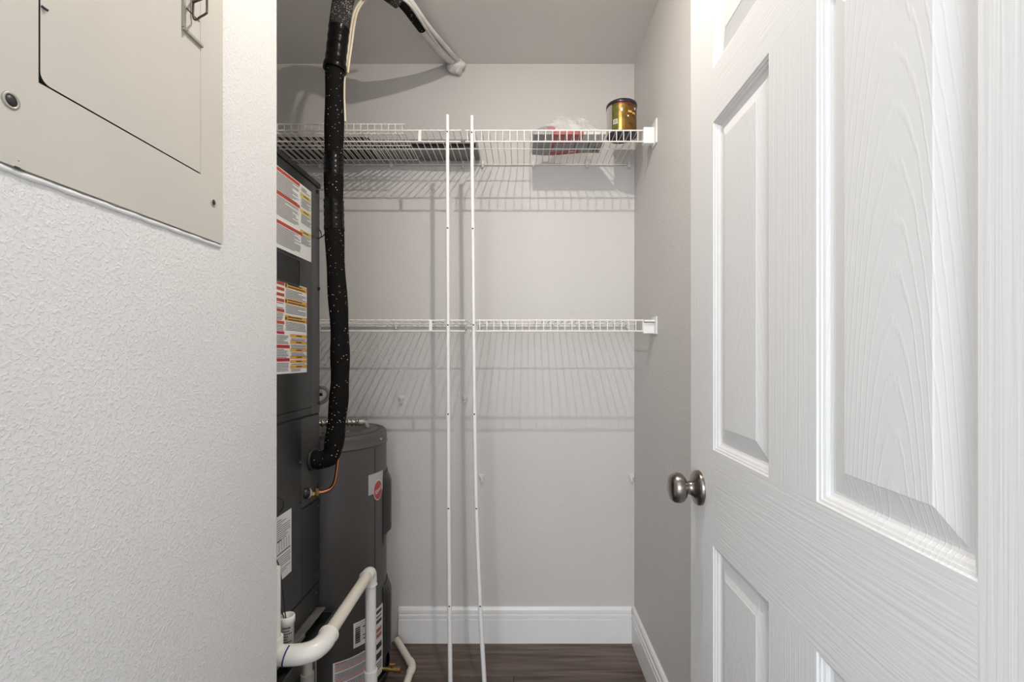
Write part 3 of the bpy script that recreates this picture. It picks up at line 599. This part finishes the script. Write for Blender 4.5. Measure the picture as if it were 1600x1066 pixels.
# plinth and secondary pan under the cabinet
stn = thing('air_handler_stand', 'dark metal stand and drip pan under the charcoal air handler', 'stand', (-0.93, 1.32, 0))
MB().box(-1.2, AFX - 0.012, AY0 + 0.01, AY1 - 0.01, 0, 0.325).build('plinth', 'black', stn, bevel=0.003)
pn = MB(); pn.box(-1.235, -0.612, AY0 - 0.015, AY1 + 0.01, 0.325, 0.331); pn.box(-0.618, -0.612, AY0 - 0.015, AY1 + 0.01, 0.331, 0.365); pn.box(-1.235, -0.612, AY1 + 0.004, AY1 + 0.01, 0.331, 0.365); pn.box(-1.235, -0.612, AY0 - 0.015, AY0 - 0.009, 0.331, 0.365)
pn.build('drip_pan', 'cover', stn)
MB().tube([(-0.615, AY0 - 0.012, 0.366), (-0.615, AY1 + 0.007, 0.366)], 0.0035, 8).build('pan_rim', 'ahu2', stn)
MB().box(-1.2, -0.642, AY0 + 0.005, AY1 - 0.002, 0.381, 0.3855).build('galvanised_flange', 'galv', stn)
MB().box(-1.2, -0.70, AY0 + 0.01, AY1 - 0.01, 0.331, 0.381).build('riser_block', 'black', stn)
MB().box(-0.644, -0.640, 1.36, 1.40, 0.375, 0.3865).build('flange_tab', 'tin', stn)
br = MB(); br.box(-0.648, -0.642, 1.43, 1.442, 0.13, 0.31); br.box(-0.648, -0.642, 1.472, 1.484, 0.13, 0.31); br.box(-0.648, -0.642, 1.43, 1.484, 0.118, 0.132); br.box(-0.672, -0.642, 1.43, 1.484, 0.30, 0.325)
br.build('pan_bracket', 'galv', stn)
MB().box(-0.616, -0.6145, 1.515, 1.553, 0.265, 0.325).build('pan_skirt', 'galv', stn)

# ================================================================== WATER HEATER
HX, HY, HR, HT = -0.722, 1.773, 0.208, 0.93
pan = MB().lathe([(0.0005, 0.002), (0.211, 0.002), (0.214, 0.005), (0.219, 0.038), (0.222, 0.038), (0.217, 0.0008), (0.213, 0.0), (0.0005, 0.0)], (HX, HY, 0), n=56, caps=False)
# the pan is trimmed back where it meets the wall
for v in pan.v: v.y = min(v.y, YB - 0.001)
tag(pan.build('drain_pan', 'black'), 'round black plastic drain pan under the grey water heater', 'drain pan')
wh = thing('water_heater', 'round dark grey water heater with two side covers and red logo', 'water heater', (HX, HY, 0.003))
MB().lathe([(HR - 0.006, 0.003), (HR, 0.012), (HR, 0.882)], (HX, HY, 0), n=72).build('jacket', 'heater', wh)
MB().lathe([(HR, 0.881), (HR + 0.0032, 0.8825), (HR + 0.0032, 0.886), (HR + 0.0012, 0.888), (HR + 0.0012, 0.914), (HR - 0.0005, 0.923), (HR - 0.006, 0.9295), (HR - 0.014, 0.93), (HR - 0.02, 0.9275), (0.0005, 0.9275)], (HX, HY, 0), n=72, caps=False).build('top_cap', 'heatercap', wh)
MB().lathe([(HR - 0.03, 0.927), (HR - 0.03, 0.931), (HR - 0.034, 0.932), (0.0005, 0.932)], (HX, HY, 0), n=56, caps=False).build('top_plate', 'heater', wh)
def hit(x, y, r=HR):                                        # photo point -> angle and height on the tank
    ux = (x - VX) / F; uz = (VY - y) / F
    a = ux * ux + 1; b = -2 * (ux * HX + HY); c = HX * HX + HY * HY - r * r
    dsc = max(0, b * b - 4 * a * c); t_ = (-b - math.sqrt(dsc)) / (2 * a)
    return math.atan2(t_ - HY, ux * t_ - HX), CAMZ + uz * t_
def cp3(a, z, r): return Vector((HX + r * math.cos(a), HY + r * math.sin(a), z))
def cpatch(o, a0, a1, z0, z1, r, mi=0, k=None):
    k = k or max(2, int(abs(a1 - a0) / 0.05) + 1)
    for i in range(k):
        p, q_ = a0 + (a1 - a0) * i / k, a0 + (a1 - a0) * (i + 1) / k
        o.add([cp3(p, z0, r), cp3(q_, z0, r), cp3(q_, z1, r), cp3(p, z1, r)], [(0, 1, 2, 3)], mi, True)
# seam down the jacket
a_s = hit(586, 800)[0]
sm = MB(); cpatch(sm, a_s - 0.012, a_s + 0.012, 0.012, 0.882, HR + 0.0009, k=3); sm.build('jacket_seam', 'cover', wh)
# two access covers bulging from the right side
a_c = hit(599.5, 800)[0]
for (z0, z1) in ((0.500, 0.772), (0.045, 0.352)):
    o = MB(); a0, a1 = a_c, a_c + 0.78; k = 14
    prof_z = [(z0, 0.0), (z0 + 0.035, 0.004), (z0 + 0.052, 0.019), (z1 - 0.045, 0.019), (z1 - 0.03, 0.014), (z1 - 0.012, 0.005), (z1, 0.004), (z1, 0.0)]
    vs = []
    for i in range(k + 1):
        a = a0 + (a1 - a0) * i / k; e = min(1, min(i, k - i) / 2.5 + (0.25 if 0 < i < k else 0))
        for z, h in prof_z: vs.append(cp3(a, z, HR + (h * e if h else -0.002)))
    m_ = len(prof_z)
    o.add(vs, [(i * m_ + j, (i + 1) * m_ + j, (i + 1) * m_ + j + 1, i * m_ + j + 1) for i in range(k) for j in range(m_ - 1)], 0, False)
    acv = o.build('access_cover', 'cover', wh)
    g = MB(); cpatch(g, a0 - 0.05, a0 + 0.01, z0, z1 - 0.008, HR + 0.0028, k=3); g.build('cover_gap', 'inkd', acv)
# logo label
aL, zt = hit(575.2, 743); _, zb = hit(575.2, 775); aR = hit(597.6, 750)[0]
o = MB(); cpatch(o, aL, aR, zb, zt, HR + 0.0012); ls = o.build('logo_label', 'silver', wh)
ac = (hit(583, 766)[0] + hit(596, 766)[0]) / 2; zc = hit(589.5, 766)[1]; aw = (hit(596, 766)[0] - hit(583, 766)[0]) / 2 * HR; ahh = 0.0365
def oval(sc, r):
    o = MB(); n_ = 40
    for i in range(8):
        f0, f1 = i / 8, (i + 1) / 8
        for j in range(n_):
            b0, b1 = 2 * math.pi * j / n_, 2 * math.pi * (j + 1) / n_
            o.add([cp3(ac + f * sc * aw * math.cos(b) / HR, zc + f * sc * ahh * math.sin(b), r) for f, b in ((f0, b0), (f1, b0), (f1, b1), (f0, b1))], [(0, 1, 2, 3)])
    return o
oval(1.0, HR + 0.0017).build('logo_ring', 'logowhite', ls)
lg = oval(0.92, HR + 0.0021).build('logo_disc', 'logored', ls)
def text_mesh(s, shear=0.0):
    cu = bpy.data.curves.new('lettering', 'FONT'); cu.body = s; cu.size = 1.0; cu.shear = shear; cu.align_x = 'CENTER'; cu.align_y = 'CENTER'; cu.resolution_u = 3; cu.offset = 0.012
    to = bpy.data.objects.new('lettering', cu); COL.objects.link(to); bpy.context.view_layer.update()
    me = bpy.data.meshes.new_from_object(to.evaluated_get(bpy.context.evaluated_depsgraph_get()))
    vs = [v.co.copy() for v in me.vertices]; fs = [tuple(p.vertices) for p in me.polygons]
    bpy.data.objects.remove(to); bpy.data.curves.remove(cu); bpy.data.meshes.remove(me); return vs, fs
tv, tf = text_mesh('Rheem', 0.35); hw = max(abs(v.x) for v in tv); sa = aw * 0.84 / hw; ca, sn = math.cos(0.45), math.sin(0.45)
o = MB(); o.add([cp3(ac + (v.x * sa * ca - v.y * sa * 1.3 * sn) / HR, zc + (v.x * sa * sn + v.y * sa * 1.5 * ca), HR + 0.0025) for v in tv], tf); o.build('lettering', 'logowhite', lg)
# lower labels
def clabel(name, x0, y0t, y0b, x1, content):
    a0, zt = hit(x0, y0t); _, zb = hit(x0, y0b); a1 = hit(x1, y0t)[0]
    o = MB(); cpatch(o, a0, a1, zb, zt, HR + 0.001); s_ = o.build(name, 'paper', wh); o = MB()
    content(o, a0, a1, zb, zt); o.build('print', PM, s_)
def c_info(o, a0, a1, zb, zt):
    z = zt - 0.008
    while z > zb + 0.012:
        cpatch(o, a0 + 0.04, a1 - 0.02, z, z + 0.0014, HR + 0.0014, 0); z -= 0.0075
    for i in range(8):
        z = zt - 0.018 - i * (zt - zb - 0.03) / 8; cpatch(o, a0 + 0.03, a0 + 0.12, z - 0.005, z, HR + 0.0018, 5)
    for z in (zt - 0.026, zt - 0.055, zt - 0.068): cpatch(o, a0 + 0.17, a0 + 0.23, z, z + 0.004, HR + 0.0018, 5)
def c_warn(o, a0, a1, zb, zt):
    z = zt - 0.008; i = 0
    while z > zb + 0.004:
        mi = 6 if i % 8 in (3, 4, 5) else 0
        if i % 8 not in (6,): cpatch(o, a0 + 0.03, a0 + (a1 - a0) * rt.choice([0.97, 0.97, 0.8, 0.95]), z, z + 0.0028, HR + 0.0014, mi)
        z -= 0.0048; i += 1
    cpatch(o, a0 + 0.03, a0 + 0.2, zt - 0.0075, zt - 0.004, HR + 0.0018, 1)
def c_pict(o, a0, a1, zb, zt):
    h = zt - zb
    for (f0, f1, mi) in ((0.04, 0.09, 5), (0.12, 0.15, 0), (0.18, 0.23, 5), (0.3, 0.36, 6), (0.38, 0.44, 6), (0.52, 0.6, 5), (0.66, 0.75, 5), (0.8, 0.82, 0), (0.84, 0.86, 0), (0.88, 0.9, 0)):
        cpatch(o, a0 + (a1 - a0) * 0.1, a0 + (a1 - a0) * 0.8, zt - h * f1, zt - h * f0, HR + 0.0014, mi)
clabel('rating_label', 552, 975, 1014, 574, c_info)
clabel('warning_label', 520, 1037, 1115, 582, c_warn)
clabel('safety_label', 586, 953, 1062, 597.5, c_pict)
# flexible conduit and connector on the top, rim screw
fa, fb = Vector((-0.80, 1.70, 0.954)), Vector((-0.617, 1.80, 0.954))
n = 84; path = [fa.lerp(fb, i / n) + Vector((0, 0, 0.006 * math.sin(i / n * math.pi))) for i in range(n + 1)]
MB().tube(path, [0.0122 + 0.0034 * math.sin(i * 2 * math.pi / 6) for i in range(n + 1)], 14).build('flex_conduit', 'steel', wh)
dv = (fb - fa).normalized()
fc = MB(); fc.tube([fb - dv * 0.004, fb + dv * 0.014], 0.0145, 8); fc.tube([fb + dv * 0.014, fb + dv * 0.022, fb + dv * 0.03 - Vector((0, 0, 0.02))], 0.010, 12); fc.tube([fb + Vector((0.0, -0.012, 0.002)), fb + Vector((0, -0.02, 0.002))], 0.005, 8); fc.build('conduit_connector', 'galv', wh)
sa_ = hit(594, 678)
MB().tube([cp3(sa_[0], 0.903, HR), cp3(sa_[0], 0.903, HR + 0.005)], 0.0042, 10).build('screw', 'tin', wh)
MB().tube([(-0.63, HY - 0.055, 0.93), (-0.63, HY - 0.055, 0.935)], 0.005, 10).build('screw', 'tin', wh)
ns = MB(); ns.tube([(-0.70, 1.63, 0.928), (-0.70, 1.63, 0.946)], 0.012, 12); ns.tube([(-0.70, 1.63, 0.946), (-0.675, 1.63, 0.944)], 0.006, 8); ns.build('pipe_nipple', 'galv', wh)
# brass drain cock
dz = 0.048
bc = MB(); bc.tube([(HX + HR - 0.004, HY - 0.02, dz), (HX + HR + 0.045, HY - 0.02, dz - 0.003)], 0.008, 12); bc.tube([(HX + HR + 0.04, HY - 0.02, dz - 0.003), (HX + HR + 0.066, HY - 0.02, dz - 0.004)], [0.0095, 0.011], 12); bc.tube([(HX + HR + 0.035, HY - 0.02, dz), (HX + HR + 0.035, HY - 0.02, dz + 0.016)], 0.006, 8)
bc.tube([(HX + HR + 0.025, HY - 0.02, dz + 0.016), (HX + HR + 0.046, HY - 0.02, dz + 0.016)], 0.004, 8); bc.build('drain_cock', 'brass', wh)

# ================================================================== PIPES
PD = 1.50
rl = thing('insulated_refrigerant_line', 'thick black foam-wrapped pipe rising from the air handler to the ceiling', 'pipe', P(521, 300, PD) * 1.0)
keys = [(506, 722), (516, 712), (522, 694), (526.5, 655), (530.5, 610), (531.5, 560), (530, 500), (525.5, 430), (522.5, 360), (521.5, 300), (521.5, 250), (522.5, 180), (523, 110), (527, 70), (533, 20), (541, -18)]
p0 = Vector((AFX + 0.004, gp.y, gp.z))
kp = [p0] + [P(x, y, PD) for x, y in keys]
kp[1] = P(504, 719, 1.495)
arch = [P(558, -26, 1.5), P(586, -27, 1.49), P(611, -12, 1.5), P(631, 3, 1.53), P(663, 48, 1.69), P(690, 80, 1.85), P(708, 95, 1.965)]
main = spline(kp, 8)
def ypx(p): return VY - (p.z - CAMZ) / p.y * F
i1 = next(i for i, p in enumerate(main) if ypx(p) < 45 and i > 30)
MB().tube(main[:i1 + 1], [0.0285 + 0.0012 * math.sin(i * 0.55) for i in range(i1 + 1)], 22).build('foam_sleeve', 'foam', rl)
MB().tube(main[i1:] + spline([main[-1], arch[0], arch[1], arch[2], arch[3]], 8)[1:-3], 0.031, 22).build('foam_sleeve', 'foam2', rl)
def wrap(ya_, yb_, r, lip=0):
    seg = [p for p in main if ya_ - 3 <= ypx(p) <= yb_ + 3 and p.z > 1.0]
    a = seg[0].lerp(seg[-1], 0); n_ = 14
    pp_ = [a.lerp(seg[-1], i / n_) for i in range(n_ + 1)]
    rad = [r + 0.0008 * math.sin(i * 1.9) for i in range(n_ + 1)]
    if lip: rad[0] = rad[1] = r + lip; rad[2] = r + lip * 0.7
    return MB().tube(pp_, rad, 22).build('tape_wrap', 'tape', rl)
wrap(46, 112, 0.0315, 0.0042); wrap(240, 278, 0.0298); wrap(312, 360, 0.0302, 0.001)
tail = spline([arch[2], arch[3], arch[4], arch[5], arch[6]], 8); tail = [Vector(p) for p in tail]
nt_ = len(tail); ib = int(nt_ * 0.47)
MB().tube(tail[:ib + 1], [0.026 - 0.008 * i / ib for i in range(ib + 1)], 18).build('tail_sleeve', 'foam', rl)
MB().tube(tail[ib:], [0.0185 + 0.002 * math.sin(math.pi * i / (nt_ - ib)) for i in range(nt_ - ib)], 18).build('painted_tail', 'wcable', rl)
# plaster blob where it enters the wall
rb = random.Random(5); c0 = Vector((-0.272, 1.975, 2.416)); o = MB(); nu, nv = 16, 10; vs = []
for i in range(nv + 1):
    for j in range(nu):
        th, ph = math.pi * i / nv, 2 * math.pi * j / nu; k = 1 + 0.16 * math.sin(3 * ph + 2 * th) * math.sin(th) + 0.12 * math.sin(5 * th + ph)
        p = c0 + Vector((0.037 * math.sin(th) * math.cos(ph), 0.03 * math.sin(th) * math.sin(ph), 0.03 * math.cos(th))) * k
        p.y = min(p.y, YB); p.z = min(p.z, ZC); vs.append(p)
o.add(vs, [(i * nu + j, (i + 1) * nu + j, (i + 1) * nu + (j + 1) % nu, i * nu + (j + 1) % nu) for i in range(nv) for j in range(nu)], 0, True)
o.build('plaster_plug', 'plaster', rl)
for k, (dx_, dz_, r) in enumerate(((0.023, 0.010, 0.010), (0.031, -0.006, 0.0085), (0.012, 0.024, 0.008), (0.018, -0.014, 0.006))):
    pts = [Vector(p) + Vector((dx_ * (1.15 - 0.5 * i / 6 + 0.25 * math.sin(i * 1.4 + k)), -dx_ * 0.3, min(dz_ * (1.0 - 0.4 * i / 6), ZC - 0.011 - Vector(p).z))) for i, p in enumerate(arch)]
    MB().tube(spline(pts[2:], 8), r, 10).build('white_cable', 'wcable', rl)
cc = spline([P(539, 190, 1.53), P(537.5, 140, 1.53), P(540, 105, 1.53), P(546, 62, 1.53), P(549, 40, 1.53), P(554, 18, 1.53), P(566, 0, 1.53), P(585, -12, 1.54), P(612, -8, 1.57)], 8)
MB().tube(cc, 0.0042, 8).build('control_cable', 'cable', rl)
MB().tube([p + Vector((0.008, 0.003, 0.002)) for p in cc[14:]], 0.0038, 8).build('control_cable', 'cable', rl)

cl = thing('copper_line', 'thin bent copper pipe with brass nut below the black foam pipe', 'pipe', P(500, 772, 1.48))
MB().tube(spline([Vector((AFX + 0.008, gl.y, gl.z)), P(494, 770, 1.47), P(506, 768.5, 1.48), P(516, 764, 1.49), P(523, 754, 1.495), P(526, 738, 1.5), P(529, 715, 1.505), P(532, 695, 1.515)], 8), 0.0062, 12).build('copper_tube', 'copper', cl)
MB().tube([P(486, 771, 1.46), P(491, 770.4, 1.465), P(492, 770.2, 1.466), P(497, 769.7, 1.472)], [0.010, 0.010, 0.0135, 0.0115], 6, smooth=False).build('flare_nut', 'brass', cl)
MB().tube([P(481.5, 771, 1.452), P(483.5, 771, 1.455)], 0.0155, 16).build('washer', 'tin', cl)

# PVC condensate drain
PR = 0.0167; FR = 0.0225
XA, YN, YFAR, ZP = -0.486, 1.128, 1.524, 0.511
dr = thing('condensate_drain', 'cream plastic drain pipe with white elbows in front of the water heater', 'pipe', (XA, YFAR, 0.0))
MB().tube([(XA, YN + 0.05, ZP - 0.006), (XA, YFAR - 0.018, ZP + 0.004)], PR, 20).build('pipe', 'pvc', dr)
MB().tube([(XA, YFAR, ZP - 0.03), (XA, YFAR, 0.16)], PR, 20).build('pipe', 'pvcw', dr)
MB().tube([(XA, YFAR, 0.16), (XA, YFAR, 0.0)], PR, 20).build('pipe', 'pvcw', dr)
def elbow(pts, name='elbow', r=FR):
    q = MB(); s_ = spline(pts, 8); q.tube(s_, r, 22)
    q.tube([s_[0], s_[0].lerp(s_[1], 0.8)], r + 0.0018, 22); q.tube([s_[-1], s_[-1].lerp(s_[-2], 0.8)], r + 0.0018, 22); return q.build(name, 'pvcw', dr)
elbow([(XA, YFAR - 0.045, ZP + 0.003), (XA, YFAR - 0.025, ZP + 0.004), (XA, YFAR - 0.006, ZP - 0.002), (XA, YFAR, ZP - 0.022), (XA, YFAR, ZP - 0.042)], r=0.0195)
zz = ZP - 0.012
el = elbow([(-0.605, YN, zz - 0.006), (-0.56, YN, zz - 0.006), (-0.525, YN + 0.001, zz - 0.004), (-0.499, YN + 0.012, zz - 0.001), (XA, YN + 0.036, zz + 0.003), (XA, YN + 0.066, ZP - 0.006)], r=0.0235)
bm_ = [(-0.5575 + 0.005 * math.sin(a), YN - 0.0238 * math.cos(a), zz - 0.006 + 0.0238 * math.sin(a)) for a in [-0.9 + i * 0.2 for i in range(13)]]
MB().tube(bm_, 0.0019, 6).build('blue_mark', 'blue', el)
MB().tube([(-0.592, YN, zz), (-0.592, YN, 0.535)], FR, 20).build('tee_socket', 'pvcw', dr)
MB().tube([(-0.592, YN, 0.535), (-0.592, YN, 0.70)], PR, 18).build('pipe', 'pvcw', dr)
MB().tube([(XA, YFAR, 0.195), (XA, YFAR, 0.13)], 0.021, 22).build('coupling', 'pvcw', dr)
ex = P(480, 1040, 1.3)
MB().tube([(AFX - 0.004, 1.30, 0.392), (ex.x - 0.01, 1.30, 0.392), (ex.x, 1.30, 0.382), (ex.x, 1.30, 0.0)], 0.0135, 14).build('overflow_pipe', 'pvcg', dr)
MB().tube([(ex.x, 1.30, 0.335), (ex.x, 1.30, 0.27)], 0.0175, 16).build('coupling', 'pvcg', dr)

# float switch cup with its cable
fx, fy_ = P(448, 980, 1.20).x, 1.20
fs_ = thing('float_switch', 'small white printed float-switch cup with black wires by the wall corner', 'float switch', (fx, fy_, 0.40))
MB().lathe([(0.012, 0.437), (0.0165, 0.44), (0.0175, 0.530), (0.0198, 0.532), (0.0198, 0.546), (0.0185, 0.549), (0.0150, 0.549), (0.0145, 0.533), (0.0005, 0.532)], (fx, fy_, 0), n=32, caps=False).build('cup', 'pvcw', fs_)
MB().tube([(AFX - 0.003, fy_, 0.4485), (fx, fy_, 0.4485)], 0.0095, 12).build('drain_stub', 'pvcw', fs_)
o = MB()
for i in range(9):
    z = 0.522 - i * 0.0068; wd = rt.choice([0.5, 0.35, 0.6, 0.3, 0.45])
    for kk in range(5):
        a0, a1 = -1.35 + (kk / 5) * wd * 2 - 0.25, -1.35 + ((kk + 0.75) / 5) * wd * 2 - 0.25
        o.add([(fx + 0.0182 * math.cos(a), fy_ + 0.0182 * math.sin(a), q_) for a, q_ in ((a0, z), (a1, z), (a1, z + (0.0046 if i in (0, 6) else 0.0028)), (a0, z + (0.0046 if i in (0, 6) else 0.0028)))], [(0, 1, 2, 3)])
o.build('print', 'inkd', fs_)
MB().tube(spline([(fx, fy_, 0.53), P(446, 962, 1.2), P(443, 935, 1.2), P(439.5, 905, 1.2), P(436, 885, 1.2), P(428, 866, 1.2)], 6), 0.0016, 6).build('switch_wire', 'black', fs_)
MB().tube(spline([(fx - 0.004, fy_, 0.53), P(443, 963, 1.2), P(438, 950, 1.2), P(434, 925, 1.2), P(428, 900, 1.2)], 6), 0.0016, 6).build('switch_wire', 'black', fs_)

# cream elbow pipe lying on the floor by the heater
fp = thing('floor_drain_pipe', 'dirty cream plastic pipe with an elbow on the floor beside the heater', 'pipe', (-0.43, 1.8, 0.0))
e0, e1, e2 = Vector((-0.515, 1.955, 0.034)), Vector((-0.419, 1.82, 0.0155)), Vector((-0.416, 1.56, 0.0155))
MB().tube([e0, e1 + (e0 - e1).normalized() * 0.02], 0.0132, 16).build('pipe', 'pvc', fp)
MB().tube([e1 + (e2 - e1).normalized() * 0.02, e2], 0.0132, 16).build('pipe', 'pvc', fp)
q = MB(); s_ = spline([e1 + (e0 - e1).normalized() * 0.03, e1 + (e0 - e1).normalized() * 0.012, e1 + (e2 - e1).normalized() * 0.012, e1 + (e2 - e1).normalized() * 0.034], 8); q.tube(s_, 0.0155, 18); q.build('elbow', 'pvc', fp)
